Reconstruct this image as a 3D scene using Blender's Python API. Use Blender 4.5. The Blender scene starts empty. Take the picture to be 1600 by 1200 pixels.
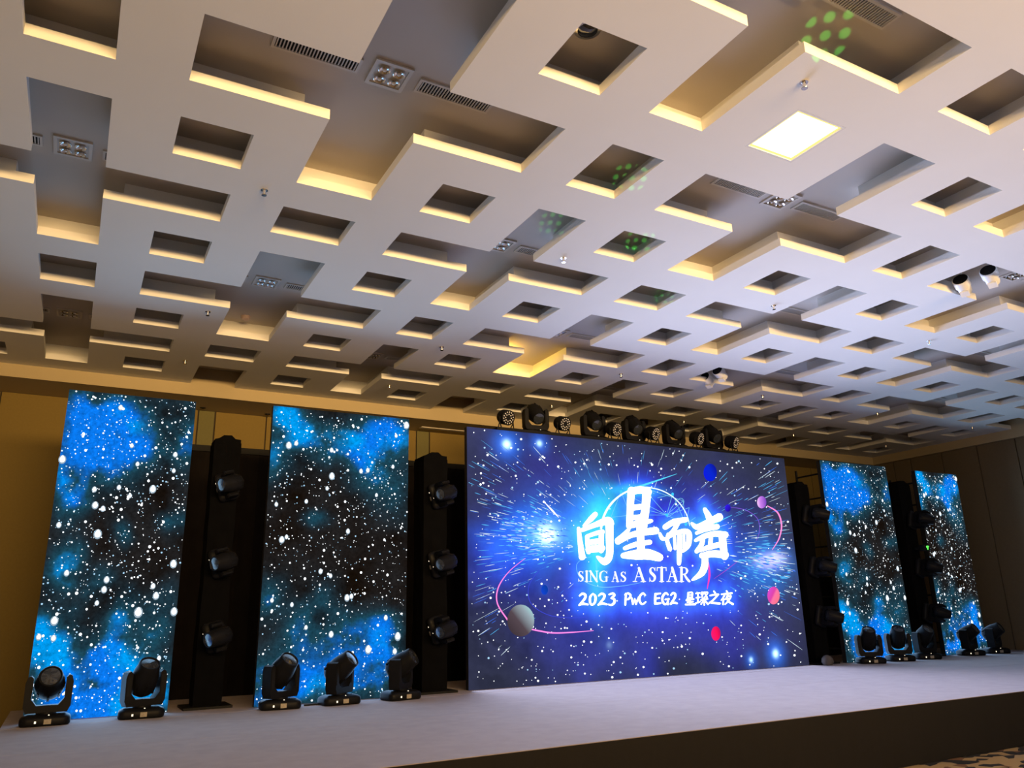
import bpy, bmesh, math, random
import numpy as np
from mathutils import Vector, Matrix

# ------------------------------------------------------------------ camera
CAMZ = 1.66
CAM = Vector((0.0, 0.0, CAMZ))
FPX = 1219.38
RIGHT = Vector((0.8759449562, -0.4818602564, -0.0230461918))
DOWN = Vector((0.1163777243, 0.2574352458, -0.9592618618))
FWD = Vector((0.4681630688, 0.8375785262, 0.2815769052))
sc = bpy.context.scene
cam_d = bpy.data.cameras.new('camera')
cam_d.sensor_width = 36.0
cam_d.sensor_fit = 'HORIZONTAL'
cam_d.lens = FPX / 1600.0 * 36.0
cam_d.clip_start = 0.05
cam_d.clip_end = 200
cam = bpy.data.objects.new('camera', cam_d)
sc.collection.objects.link(cam)
m = Matrix.Identity(4)
for r in range(3):
    m[r][0] = RIGHT[r]; m[r][1] = -DOWN[r]; m[r][2] = -FWD[r]; m[r][3] = CAM[r]
cam.matrix_world = m
sc.camera = cam

# ------------------------------------------------------------------ world, lights, exposure
sc.view_settings.view_transform = 'Standard'
sc.view_settings.look = 'None'
sc.view_settings.exposure = 0.0
sc.view_settings.gamma = 1.0
sc.view_settings.use_curve_mapping = False
w = bpy.data.worlds.new('hall_world'); sc.world = w
w.use_nodes = True
w.node_tree.nodes['Background'].inputs[0].default_value = (0.02, 0.018, 0.016, 1)
w.node_tree.nodes['Background'].inputs[1].default_value = 0.3

def area_light(name, loc, direction, sx, sy, energy, color, spread=180.0):
    d = bpy.data.lights.new(name, 'AREA')
    d.shape = 'RECTANGLE'; d.size = sx; d.size_y = sy
    d.energy = energy; d.color = color; d.spread = math.radians(spread)
    o = bpy.data.objects.new(name, d)
    o.location = loc
    o.rotation_euler = Vector(direction).to_track_quat('-Z', 'Y').to_euler()
    sc.collection.objects.link(o)
    return o

STZ = 0.60                     # stage deck height
SCR_TOP = CAMZ + 2.8536        # top of every LED screen
# x0, x1, y of the screens
SCR = {'main': (5.246, 12.301, 10.889), 'p1': (-0.275, 1.236, 11.024), 'p2': (2.219, 4.234, 10.804),
       'p3': (13.156, 15.213, 10.735), 'p4': (16.317, 17.825, 10.799)}
def screen_glow(key, energy, color, spread):
    x0, x1, y = SCR[key]
    area_light('led_screen_output', ((x0+x1)/2, y-0.10, (STZ+SCR_TOP)/2), (0, -1, 0.0), x1-x0, SCR_TOP-STZ, energy, color, spread)
screen_glow('main', 505, (0.63, 0.70, 1.0), 98)
screen_glow('main', 125, (0.05, 0.34, 1.0), 124)      # blue diodes leak further upwards
screen_glow('p1', 42, (0.35, 0.65, 1.0), 150)
screen_glow('p2', 48, (0.4, 0.65, 1.0), 150)
screen_glow('p3', 54, (0.4, 0.65, 1.0), 150)
screen_glow('p4', 42, (0.4, 0.65, 1.0), 150)
# warm house light of the rear half of the hall, behind the photographer
area_light('hall_house_light', (3.6, -6.2, 4.32), (0.06, 1, 0.17), 11.0, 1.1, 740, (1.0, 0.635, 0.265), 70)

# ------------------------------------------------------------------ helpers
COL = sc.collection
rng = random.Random(7)
nrng = np.random.default_rng(11)

def at(px, py, Y):
    """point of the plane y = Y seen at a pixel of the 1600x1200 photograph"""
    v = RIGHT*((px-800)/FPX) + DOWN*((py-600)/FPX) + FWD
    return CAM + v*(Y/v.y)
def atz(px, py, z):
    v = RIGHT*((px-800)/FPX) + DOWN*((py-600)/FPX) + FWD
    return CAM + v*((z-CAMZ)/v.z)
def pix(p):
    v = Vector(p)-CAM
    d = v.dot(FWD)
    if d <= 0.05: return (-9999, -9999)
    return (800+FPX*v.dot(RIGHT)/d, 600+FPX*v.dot(DOWN)/d)

def mesh_obj(name, verts, faces, mat, parent=None, smooth=False):
    me = bpy.data.meshes.new(name)
    me.from_pydata([tuple(v) for v in verts], [], faces)
    me.update()
    if mat: me.materials.append(mat)
    if smooth:
        for p in me.polygons: p.use_smooth = True
    o = bpy.data.objects.new(name, me)
    COL.objects.link(o)
    if parent: o.parent = parent
    return o

class MB:
    def __init__(s): s.v = []; s.f = []
    def add(s, v, f):
        n = len(s.v); s.v += [tuple(p) for p in v]; s.f += [tuple(i+n for i in q) for q in f]; return s
    def box(s, x0, x1, y0, y1, z0, z1, M=None):
        v = [(x, y, z) for z in (z0, z1) for y in (y0, y1) for x in (x0, x1)]
        if M is not None: v = [tuple(M @ Vector(p)) for p in v]
        return s.add(v, [(0,2,3,1),(4,5,7,6),(0,1,5,4),(2,6,7,3),(0,4,6,2),(1,3,7,5)])
    def rbox(s, x0, x1, y0, y1, z0, z1, r, M=None, axis='z', n=3):
        """box with rounded vertical edges (profile in plane normal to axis)"""
        prof = []
        if axis == 'z': a0,a1,b0,b1,c0,c1 = x0,x1,y0,y1,z0,z1
        elif axis == 'y': a0,a1,b0,b1,c0,c1 = x0,x1,z0,z1,y0,y1
        else: a0,a1,b0,b1,c0,c1 = y0,y1,z0,z1,x0,x1
        for cx, cy, t0 in ((a1-r,b1-r,0),(a0+r,b1-r,90),(a0+r,b0+r,180),(a1-r,b0+r,270)):
            for k in range(n+1):
                t = math.radians(t0+90*k/n); prof.append((cx+r*math.cos(t), cy+r*math.sin(t)))
        return s.extrude(prof, c0, c1, axis, M)
    def loft(s, hx, hy, r, rings, n=4):
        """stack of rounded rectangles: rings of (z, scale)"""
        per = 4*(n+1); v = []
        for z, k in rings:
            for cx, cy, t0 in ((hx*k-r*k,hy*k-r*k,0),(-hx*k+r*k,hy*k-r*k,90),(-hx*k+r*k,-hy*k+r*k,180),(hx*k-r*k,-hy*k+r*k,270)):
                for q in range(n+1):
                    t = math.radians(t0+90*q/n); v.append((cx+r*k*math.cos(t), cy+r*k*math.sin(t), z))
        f = [(i*per+q, i*per+(q+1)%per, (i+1)*per+(q+1)%per, (i+1)*per+q) for i in range(len(rings)-1) for q in range(per)]
        f += [tuple(range(per-1,-1,-1)), tuple((len(rings)-1)*per+q for q in range(per))]
        return s.add(v, f)
    def extrude(s, prof, c0, c1, axis='z', M=None):
        n = len(prof)
        def P(a, b, c):
            p = {'z': (a,b,c), 'y': (a,c,b), 'x': (c,a,b)}[axis]
            return tuple(M @ Vector(p)) if M is not None else p
        v = [P(a,b,c0) for a,b in prof] + [P(a,b,c1) for a,b in prof]
        f = [(i, (i+1)%n, n+(i+1)%n, n+i) for i in range(n)] + [tuple(range(n-1,-1,-1)), tuple(range(n,2*n))]
        return s.add(v, f)
    def lathe(s, prof, n=20, M=None, cap=True):
        """profile of (radius, z) revolved about z"""
        v = []; f = []
        for r, z in prof:
            for k in range(n):
                a = 2*math.pi*k/n
                p = (r*math.cos(a), r*math.sin(a), z)
                v.append(tuple(M @ Vector(p)) if M is not None else p)
        for i in range(len(prof)-1):
            for k in range(n):
                f.append((i*n+k, i*n+(k+1)%n, (i+1)*n+(k+1)%n, (i+1)*n+k))
        if cap:
            f.append(tuple(range(n-1,-1,-1))); f.append(tuple((len(prof)-1)*n+k for k in range(n)))
        return s.add(v, f)
    def tube(s, pts, r, n=8):
        pts = [Vector(p) for p in pts]
        rings = []
        for i, p in enumerate(pts):
            t = (pts[min(i+1,len(pts)-1)]-pts[max(i-1,0)]).normalized()
            u = t.cross(Vector((0,0,1)))
            if u.length < 1e-3: u = t.cross(Vector((1,0,0)))
            u.normalize(); q = t.cross(u)
            rings.append([tuple(p + u*(r*math.cos(2*math.pi*k/n)) + q*(r*math.sin(2*math.pi*k/n))) for k in range(n)])
        v = [p for rg in rings for p in rg]; f = []
        for i in range(len(pts)-1):
            for k in range(n): f.append((i*n+k, i*n+(k+1)%n, (i+1)*n+(k+1)%n, (i+1)*n+k))
        f.append(tuple(range(n-1,-1,-1))); f.append(tuple((len(pts)-1)*n+k for k in range(n)))
        return s.add(v, f)
    def build(s, name, mat, parent=None, smooth=False):
        o = mesh_obj(name, s.v, s.f, mat, parent)
        bm = bmesh.new(); bm.from_mesh(o.data)
        bmesh.ops.recalc_face_normals(bm, faces=bm.faces); bm.to_mesh(o.data); bm.free()
        if smooth:
            for p in o.data.polygons: p.use_smooth = len(p.vertices) <= 4
            o.data.set_sharp_from_angle(angle=math.radians(38))
        return o

def empty(name, loc=(0,0,0), rot=(0,0,0), scale=1.0):
    o = bpy.data.objects.new(name, None); COL.objects.link(o)
    o.location = loc; o.rotation_euler = rot; o.scale = (scale,)*3
    o.empty_display_size = 0.1
    return o
def tag(o, label, cat, group=None):
    o['label'] = label; o['category'] = cat
    if group: o['group'] = group
    return o
def structure(o, label=None):
    o['kind'] = 'structure'
    if label: o['label'] = label
    return o
def copy_tree(o, parent=None):
    c = o.copy(); COL.objects.link(c)
    if parent: c.parent = parent
    for ch in list(o.children): copy_tree(ch, c)
    return c

ORD = ['first','second','third','fourth','fifth','sixth','seventh','eighth','ninth','tenth']

# ------------------------------------------------------------------ materials
def mat(name, color, rough=0.6, metal=0.0, noise=0.0, nscale=8.0, bump=0.0, bscale=60.0, spec=0.4, color2=None, coat=0.0):
    mt = bpy.data.materials.new(name); mt.use_nodes = True
    nt = mt.node_tree; b = nt.nodes['Principled BSDF']
    b.inputs['Roughness'].default_value = rough; b.inputs['Metallic'].default_value = metal
    b.inputs['Specular IOR Level'].default_value = spec
    if coat: b.inputs['Coat Weight'].default_value = coat
    tc = nt.nodes.new('ShaderNodeTexCoord')
    nz = nt.nodes.new('ShaderNodeTexNoise'); nz.inputs['Scale'].default_value = nscale; nz.inputs['Detail'].default_value = 5
    nt.links.new(tc.outputs['Object'], nz.inputs['Vector'])
    rp = nt.nodes.new('ShaderNodeValToRGB')
    c = Vector(color); c2 = Vector(color2) if color2 else c*(1-noise)
    rp.color_ramp.elements[0].position = 0.3; rp.color_ramp.elements[1].position = 0.7
    rp.color_ramp.elements[0].color = (*c2, 1); rp.color_ramp.elements[1].color = (*c, 1)
    nt.links.new(nz.outputs['Fac'], rp.inputs['Fac']); nt.links.new(rp.outputs['Color'], b.inputs['Base Color'])
    if bump:
        n2 = nt.nodes.new('ShaderNodeTexNoise'); n2.inputs['Scale'].default_value = bscale; n2.inputs['Detail'].default_value = 3
        nt.links.new(tc.outputs['Object'], n2.inputs['Vector'])
        bp = nt.nodes.new('ShaderNodeBump'); bp.inputs['Strength'].default_value = bump; bp.inputs['Distance'].default_value = 0.01
        nt.links.new(n2.outputs['Fac'], bp.inputs['Height']); nt.links.new(bp.outputs['Normal'], b.inputs['Normal'])
    return mt
def emit(name, color, strength=1.0, sample=False):
    mt = bpy.data.materials.new(name); mt.use_nodes = True
    nt = mt.node_tree; nt.nodes.clear()
    e = nt.nodes.new('ShaderNodeEmission'); e.inputs[0].default_value = (*color, 1); e.inputs[1].default_value = strength
    o = nt.nodes.new('ShaderNodeOutputMaterial'); nt.links.new(e.outputs[0], o.inputs[0])
    if not sample: mt.cycles.emission_sampling = 'NONE'
    return mt
def emit_attr(name, grain=0.0, gscale=30.0):
    """emission coloured by the point colours of the picture mesh, broken up by noise"""
    mt = bpy.data.materials.new(name); mt.use_nodes = True
    nt = mt.node_tree; nt.nodes.clear()
    a = nt.nodes.new('ShaderNodeAttribute'); a.attribute_name = 'picture'
    e = nt.nodes.new('ShaderNodeEmission')
    o = nt.nodes.new('ShaderNodeOutputMaterial'); nt.links.new(e.outputs[0], o.inputs[0])
    nt.links.new(a.outputs['Color'], e.inputs[0])
    if grain:
        tc = nt.nodes.new('ShaderNodeTexCoord')
        nz = nt.nodes.new('ShaderNodeTexNoise'); nz.inputs['Scale'].default_value = gscale; nz.inputs['Detail'].default_value = 8
        nz.inputs['Roughness'].default_value = 0.7
        nt.links.new(tc.outputs['Object'], nz.inputs['Vector'])
        mr = nt.nodes.new('ShaderNodeMapRange')
        mr.inputs['From Min'].default_value = 0.3; mr.inputs['From Max'].default_value = 0.7
        mr.inputs['To Min'].default_value = 1-grain; mr.inputs['To Max'].default_value = 1+grain
        nt.links.new(nz.outputs['Fac'], mr.inputs['Value']); nt.links.new(mr.outputs[0], e.inputs[1])
    mt.cycles.emission_sampling = 'NONE'
    return mt

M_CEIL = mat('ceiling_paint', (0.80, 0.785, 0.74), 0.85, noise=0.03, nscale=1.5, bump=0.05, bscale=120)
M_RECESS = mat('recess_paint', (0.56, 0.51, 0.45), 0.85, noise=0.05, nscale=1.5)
M_BULK = mat('bulkhead_paint', (0.46, 0.37, 0.215), 0.8, noise=0.04, nscale=1.2, bump=0.05)
M_SOFFIT = mat('soffit_paint', (0.35, 0.27, 0.18), 0.8, noise=0.05)
M_WALLP = mat('wall_panel_fabric', (0.21, 0.145, 0.036), 0.9, noise=0.08, nscale=30, bump=0.15, bscale=300)
M_PLAIN = mat('plain_wall_paint', (0.62, 0.58, 0.46), 0.85, noise=0.04)
M_OLIVE = mat('olive_panel_fabric', (0.15, 0.135, 0.05), 0.9, noise=0.08, nscale=30, bump=0.15, bscale=300)
M_WALLBACK = mat('wall_joint', (0.05, 0.035, 0.02), 0.9, noise=0.2)
M_DRAPE = mat('black_drape', (0.016, 0.013, 0.012), 0.95, noise=0.3, nscale=3, spec=0.05)
M_WALLR = mat('dimmed_wall_panel', (0.19, 0.145, 0.085), 0.9, noise=0.08, nscale=30, bump=0.15, bscale=300, spec=0.1)  # right wall's panels, with the dimness of grazing light put into the colour
M_DECK = mat('stage_carpet', (0.43, 0.365, 0.355), 0.95, noise=0.10, nscale=6, bump=0.25, bscale=220)
M_SKIRT = mat('stage_skirt_cloth', (0.0145, 0.0125, 0.0105), 0.95, noise=0.12, nscale=20, bump=0.2, bscale=250)
M_BLACK = mat('black_plastic', (0.008, 0.008, 0.009), 0.45, noise=0.2, nscale=10, spec=0.10)
M_BLACK2 = mat('black_metal', (0.010, 0.010, 0.010), 0.55, noise=0.2, nscale=10, spec=0.12)
M_CLOTH = mat('black_cloth_sleeve', (0.004, 0.004, 0.0045), 0.95, noise=0.3, nscale=6, spec=0.03)
M_LENS = mat('lens_glass', (0.03, 0.035, 0.045), 0.08, noise=0.1, spec=0.9, coat=0.6)
M_DISPLAY = mat('fixture_label', (0.42, 0.36, 0.27), 0.5, noise=0.3, nscale=60)
M_LEDLENS = mat('led_lens', (0.80, 0.77, 0.74), 0.2, noise=0.1, spec=0.8)
M_WHITE = mat('white_enamel', (0.80, 0.80, 0.78), 0.35, noise=0.05)
M_GRILLEF = mat('grille_frame', (0.62, 0.57, 0.50), 0.5, noise=0.04)
M_SLAT = mat('grille_slat', (0.62, 0.58, 0.52), 0.5, noise=0.04)
M_DARK = mat('grille_void', (0.006, 0.005, 0.005), 0.9, noise=0.1)
M_CHROME = mat('chrome', (0.75, 0.72, 0.68), 0.18, metal=1.0, noise=0.05)
M_BULB = mat('bulb_glass', (0.85, 0.8, 0.72), 0.1, noise=0.05, spec=0.9)
M_SCREENBODY = mat('led_cabinet', (0.012, 0.012, 0.013), 0.6, noise=0.2)
M_CABLE = mat('cable_rubber', (0.012, 0.012, 0.012), 0.6, noise=0.1)
E_DOT = emit('indicator_lamp', (1.0, 0.85, 0.6), 1.6)
E_GREEN = emit('green_beam_lens', (0.12, 1.0, 0.10), 1.6)

def carpet_material():
    mt = bpy.data.materials.new('ballroom_carpet'); mt.use_nodes = True
    nt = mt.node_tree; b = nt.nodes['Principled BSDF']; b.inputs['Roughness'].default_value = 0.95
    tc = nt.nodes.new('ShaderNodeTexCoord')
    mp = nt.nodes.new('ShaderNodeMapping'); mp.inputs['Scale'].default_value = (1.0, 1.6, 1)
    vo = nt.nodes.new('ShaderNodeTexVoronoi'); vo.inputs['Scale'].default_value = 5.5
    nz = nt.nodes.new('ShaderNodeTexNoise'); nz.inputs['Scale'].default_value = 1.6; nz.inputs['Detail'].default_value = 2
    rp = nt.nodes.new('ShaderNodeValToRGB'); rp.color_ramp.interpolation = 'CONSTANT'
    els = rp.color_ramp.elements
    els[0].position = 0; els[0].color = (0.55, 0.36, 0.15, 1)
    els[1].position = 0.38; els[1].color = (0.25, 0.12, 0.05, 1)
    for p, c in ((0.5, (0.03, 0.028, 0.025, 1)), (0.72, (0.50, 0.35, 0.17, 1)), (0.88, (0.02, 0.02, 0.02, 1))):
        e = els.new(p); e.color = c
    nt.links.new(tc.outputs['Object'], mp.inputs[0]); nt.links.new(mp.outputs[0], vo.inputs['Vector'])
    sep = nt.nodes.new('ShaderNodeSeparateColor'); nt.links.new(vo.outputs['Color'], sep.inputs[0])
    nt.links.new(sep.outputs[0], rp.inputs['Fac']); nt.links.new(rp.outputs[0], b.inputs['Base Color'])
    return mt
M_CARPET = carpet_material()

# ------------------------------------------------------------------ the coffered ceiling
H = 3.85
SZ = CAMZ + H                 # underside of the hanging slab
LIP = 0.0237*H                # slab thickness
SET = 0.044*H                 # recess walls stand back behind the slab edge
CZ = CAMZ + 1.075*H           # ceiling inside the recesses
XE = [-0.702, -0.139, 0.351, 0.915, 1.408, 2.129, 2.624, 3.180]; PX = 4.3639
YE = [3.589, 4.179, 4.673, 5.424, 5.919, 6.498, 6.989, 7.579]; PY = 4.4890
def sx(i, a): return XE[(i % 4)*2+a] + PX*(i//4)
def sy(j, a): return YE[(j % 4)*2+a] + PY*(j//4)
I0, I1 = -2, 18               # cross columns where the bulkheads cut the pattern
J0, J1 = -11, 9
XL, XR = sx(I0, 1), sx(I1, 0)
YN, YF = sy(J0, 1), sy(J1, 0)
def is_cross(i, j): return (i % 4 == 2 and j % 4 == 1) or (i % 4 == 0 and j % 4 == 3)
crosses = [(i, j) for i in range(I0-1, I1+2) for j in range(J0-1, J1+2) if is_cross(i, j)]
joined = set()                # pairs of joined slots
for (i, j) in crosses:
    for di, dj in ((1,0),(-1,0),(0,1),(0,-1)):
        joined.add(((i,j),(i+di,j+dj))); joined.add(((i+di,j+dj),(i,j)))
# columns alternate gap / slot between the bulkheads
def lines(e, a0, a1, lo, hi, grow):
    out = []                  # (start, end, slot index or None, left slot)
    pos = lo
    for k in range(a0, a1+1):
        s, t = e(k, 0)-grow, e(k, 1)+grow
        if t <= lo+1e-6 or s >= hi-1e-6: continue
        if s > pos+1e-6: out.append((pos, s, None, k-1))
        out.append((max(s, lo), min(t, hi), k, k))
        pos = min(t, hi)
    if pos < hi-1e-6: out.append((pos, hi, None, a1))
    return out
def open_cell(cx, cy):
    i, j = cx[2], cy[2]
    if i is not None and j is not None: return True
    if i is not None: return ((i, cy[3]), (i, cy[3]+1)) in joined
    if j is not None: return ((cx[3], j), (cx[3]+1, j)) in joined
    return False
def lattice(grow, z0, z1, top):
    cx = lines(sx, I0, I1, XL, XR, grow); cy = lines(sy, J0, J1, YN, YF, grow)
    op = [[open_cell(a, b) for b in cy] for a in cx]
    vid = {}; V = []; F = []
    def vv(x, y, z):
        k = (round(x,4), round(y,4), round(z,4))
        if k not in vid: vid[k] = len(V); V.append(k)
        return vid[k]
    for a, c in enumerate(cx):
        for b, d in enumerate(cy):
            if op[a][b]: continue
            x0, x1, y0, y1 = c[0], c[1], d[0], d[1]
            F.append((vv(x0,y0,z0), vv(x0,y1,z0), vv(x1,y1,z0), vv(x1,y0,z0)))
            if top: F.append((vv(x0,y0,z1), vv(x1,y0,z1), vv(x1,y1,z1), vv(x0,y1,z1)))
            for da, db, e0, e1 in ((-1,0,(x0,y1),(x0,y0)),(1,0,(x1,y0),(x1,y1)),(0,-1,(x0,y0),(x1,y0)),(0,1,(x1,y1),(x0,y1))):
                na, nb = a+da, b+db
                if 0 <= na < len(cx) and 0 <= nb < len(cy) and not op[na][nb]: continue
                F.append((vv(*e0,z0), vv(*e1,z0), vv(*e1,z1), vv(*e0,z1)))
    return V, F
V, F = lattice(0.0, SZ, SZ+LIP, True)
ceiling = mesh_obj('ceiling', V, F, M_CEIL)
structure(ceiling, 'off-white hanging ceiling cut with crosses and square openings')
V, F = lattice(SET, SZ+LIP, CZ, False)
mesh_obj('recess_wall', V, F, M_CEIL, ceiling)
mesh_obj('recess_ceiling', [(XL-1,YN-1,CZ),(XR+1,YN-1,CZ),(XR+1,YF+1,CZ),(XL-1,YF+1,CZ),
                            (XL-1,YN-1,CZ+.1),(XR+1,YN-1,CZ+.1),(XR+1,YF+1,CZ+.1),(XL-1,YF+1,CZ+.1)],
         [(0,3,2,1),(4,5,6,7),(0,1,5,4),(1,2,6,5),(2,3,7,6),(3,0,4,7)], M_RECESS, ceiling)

# ------------------------------------------------------------------ walls, bulkheads, floor
BZ = CAMZ + 0.9466*H          # underside of the bulkheads
WXL, WXR = XL-0.12, XR+0.12
WYF, WYN = 3.81*H, YN-0.3
floor = MB().box(WXL-.2, WXR+.2, WYN-.2, WYF+.2, -0.15, 0.0).build('floor', M_CARPET)
structure(floor, 'patterned tan, brown and black ballroom carpet')
structure(MB().box(XL, XR, YF, WYF+.2, BZ, CZ).build('trim_1', M_BULK), 'tan bulkhead along the back wall')
structure(MB().box(XR, WXR+.2, WYN-.2, WYF+.2, BZ, CZ).build('trim_2', M_BULK), 'tan bulkhead along the right wall')
structure(MB().box(WXL-.2, XL, WYN-.2, WYF+.2, BZ, CZ).build('trim_3', M_BULK), 'tan bulkhead along the left wall')
wall_back = structure(MB().box(WXL-.2, WXR+.2, WYF, WYF+.2, 0, BZ).build('wall_back', M_WALLBACK), 'back wall clad with tan fabric panels')
wall_right = structure(MB().box(WXR, WXR+.2, WYN-.2, WYF, 0, BZ).build('wall_right', M_WALLBACK), 'right wall clad with tall tan panels')
wall_left = structure(MB().box(WXL-.2, WXL, WYN-.2, WYF, 0, BZ).build('wall_left', M_PLAIN), 'left wall')
wall_rear = structure(MB().box(WXL-.2, WXR+.2, WYN-.2, WYN, 0, BZ).build('wall_rear', M_PLAIN), 'rear wall behind the camera')
# back wall panels: seams measured off the photograph
seams = []
for k in range(-1, 4):
    o = 4.207*k
    seams += [(1.708+o, 1.970+o, M_OLIVE), (1.998+o, 2.880+o, M_WALLP), (2.904+o, 3.890+o, M_WALLP), (3.914+o, 4.890+o, M_WALLP), (4.914+o, 5.889+o, M_WALLP)]
for (a, b, mm) in seams:
    a = max(a, WXL); b = min(b, WXR)
    if b-a < 0.05: continue
    MB().box(a, b, WYF-0.035, WYF, 0.02, BZ-0.006).build('panel', mm, wall_back)
ys = [14.55, 14.05, 13.56, 13.115, 12.615, 11.758, 10.85, 9.94, 9.02, 8.1, 7.18, 6.26, 5.34, 4.4, 3.5, 2.6, 1.7, .8]
for a, b in zip(ys[1:], ys[:-1]):
    MB().box(WXR-0.03, WXR, a+0.012, b-0.012, 0.02, BZ-0.006).build('panel', M_WALLR, wall_right)
# slim linear slot and two small hooks in the soffit over the gap beside the big screen
tag(MB().box(5.86, 7.05, WYF-0.42, WYF-0.30, BZ-0.014, BZ).build('linear_slot', M_GRILLEF), 'slim pale linear slot in the soffit above the wall left of the big screen', 'air slot')
for px, py, s in ((317, 637, 'beside the leftmost screen'), (418, 647, 'beside the second screen')):
    p = atz(px, py, BZ)
    mb = MB().lathe([(0.05,-0.008),(0.05,0)], 12, Matrix.Translation((p.x, min(p.y, WYF-.08), BZ)))
    mb.lathe([(0.02,-0.02),(0.03,-0.008)], 10, Matrix.Translation((p.x, min(p.y, WYF-.08), BZ)))
    tag(mb.build('soffit_hook', M_BLACK2), 'small dark ceiling point in the soffit ' + s, 'ceiling point')

# ------------------------------------------------------------------ stage
stage = empty('stage', (0,0,0))
SX0, SX1, SY0, SY1 = -0.46, WXR-0.036, 5.955, 12.6
MB().box(SX0+.01, SX1, SY0+.012, SY1, 0.01, STZ-0.012).build('platform', M_SKIRT, stage)
edges = [SY0, 8.40, 10.45, SY1]
for k in range(3):
    MB().box(SX0, SX1, edges[k]+(0.006 if k else 0), edges[k+1]-0.004, STZ-0.012, STZ-0.0005*(k == 1)).build('deck_carpet', M_DECK, stage)
sk = MB()                     # slightly wavy skirt cloth
n = 120
for k in range(n+1):
    x = SX0 + (SX1-SX0)*k/n
    sk.v += [(x, SY0-0.004+0.003*math.sin(k*1.9), 0.004), (x, SY0, STZ-0.006)]
sk.f = [(2*k, 2*k+2, 2*k+3, 2*k+1) for k in range(n)]
sk.build('front_skirt', M_SKIRT, stage)
tag(stage, 'long low stage with grey carpet top and dark brown front skirt', 'stage')

# ------------------------------------------------------------------ backdrop drapes on pipe
def drape(name, x0, x1, y, ztop, label, step=0.055, amp=0.035):
    root = empty(name, ((x0+x1)/2, y, 0))
    n = int((x1-x0)/step); mb = MB()
    for k in range(n+1):
        x = x0+(x1-x0)*k/n-(x0+x1)/2
        dy = amp*math.sin(k*1.35)+0.4*amp*math.sin(k*0.43+1)
        mb.v += [(x, dy, 0.01), (x, dy*0.6, ztop-0.05)]
    mb.f = [(2*k, 2*k+2, 2*k+3, 2*k+1) for k in range(n)]
    mb.build('cloth', M_DRAPE, root, smooth=True)
    MB().box(x0-(x0+x1)/2, x1-(x0+x1)/2, -0.05, 0.05, ztop-0.11, ztop).build('top_bar', M_BLACK2, root)
    return tag(root, label, 'curtain')
drape('backdrop_curtain', 1.30, 13.4, WYF-0.12, CAMZ+2.985, 'tall black backdrop curtain on a black bar behind the big screen')
drape('backdrop_curtain', 14.2, 18.6, WYF-0.12, CAMZ+0.72, 'low black curtain behind the screens at the right end')

# ------------------------------------------------------------------ LED screens
def ribbon(mb, pts, wid, plane, n_sub=6, caps=True):
    """brush stroke: Catmull-Rom through pixel points with varying width, laid on a plane map(px,py)->xyz"""
    P = [np.array(p, float) for p in pts]
    if not isinstance(wid, (list, tuple)): wid = [wid]*len(P)
    Q = []; W = []
    for i in range(len(P)-1):
        p0, p1, p2, p3 = P[max(i-1,0)], P[i], P[i+1], P[min(i+2,len(P)-1)]
        ns = n_sub if len(P) > 2 else 1
        for k in range(ns):
            t = k/ns
            Q.append(0.5*((2*p1)+(-p0+p2)*t+(2*p0-5*p1+4*p2-p3)*t*t+(-p0+3*p1-3*p2+p3)*t**3)); W.append(wid[i]*(1-t)+wid[i+1]*t)
    Q.append(P[-1]); W.append(wid[-1])
    v = []; f = []
    for i, q in enumerate(Q):
        d = Q[min(i+1,len(Q)-1)]-Q[max(i-1,0)]
        L = np.hypot(*d) or 1; nrm = np.array([-d[1], d[0]])/L
        v += [plane(*(q+nrm*W[i]/2)), plane(*(q-nrm*W[i]/2))]
    f = [(2*i, 2*i+1, 2*i+3, 2*i+2) for i in range(len(Q)-1)]
    mb.add(v, f)
    if caps:
        for q, wd in ((Q[0], W[0]), (Q[-1], W[-1])):
            mb.add([plane(q[0]+wd/2*math.cos(a*math.pi/5), q[1]+wd/2*math.sin(a*math.pi/5)) for a in range(10)], [tuple(range(10))])
def disc(mb, cx, cy, rx, ry, plane, n=8, rot=0.0):
    c, s = math.cos(rot), math.sin(rot)
    mb.add([plane(cx+rx*math.cos(2*math.pi*k/n)*c-ry*math.sin(2*math.pi*k/n)*s,
                  cy+rx*math.cos(2*math.pi*k/n)*s+ry*math.sin(2*math.pi*k/n)*c) for k in range(n)], [tuple(range(n))])

def srgb(r, g, b):
    c = np.array([r, g, b], float)/255
    return np.where(c <= 0.04045, c/12.92, ((c+0.055)/1.055)**2.4)

def screen_body(key, label):
    x0, x1, y = SCR[key]
    root = empty('led_screen', ((x0+x1)/2, y, STZ))
    w, h = (x1-x0)/2, SCR_TOP-STZ
    MB().box(-w, w, 0.0, 0.09, 0.0, h).build('cabinet', M_SCREENBODY, root)
    tag(root, label, 'screen', 'LED screens on the stage')
    return root, w, h
def picture(root, w, h, nx, ny, fn, material):
    """the lit face: a fine grid carrying the picture colours; fn(u, v) with u,v in 0..1, v up"""
    u, v = np.meshgrid(np.linspace(0,1,nx), np.linspace(0,1,ny))
    cols = fn(u, v)
    verts = np.stack([(-w+2*w*u).ravel(), np.full(u.size, -0.002), (h*v).ravel()], 1)
    idx = np.arange(nx*ny).reshape(ny, nx)
    faces = np.stack([idx[:-1,:-1].ravel(), idx[:-1,1:].ravel(), idx[1:,1:].ravel(), idx[1:,:-1].ravel()], 1)
    me = bpy.data.meshes.new('lit_face')
    me.from_pydata(verts.tolist(), [], faces.tolist()); me.update()
    ca = me.color_attributes.new('picture', 'FLOAT_COLOR', 'POINT')
    rgba = np.ones((u.size, 4), np.float32); rgba[:, :3] = np.clip(cols.reshape(-1, 3), 0, 50)
    ca.data.foreach_set('color', rgba.ravel())
    me.materials.append(material)
    o = bpy.data.objects.new('lit_face', me); COL.objects.link(o); o.parent = root
    return o
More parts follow.
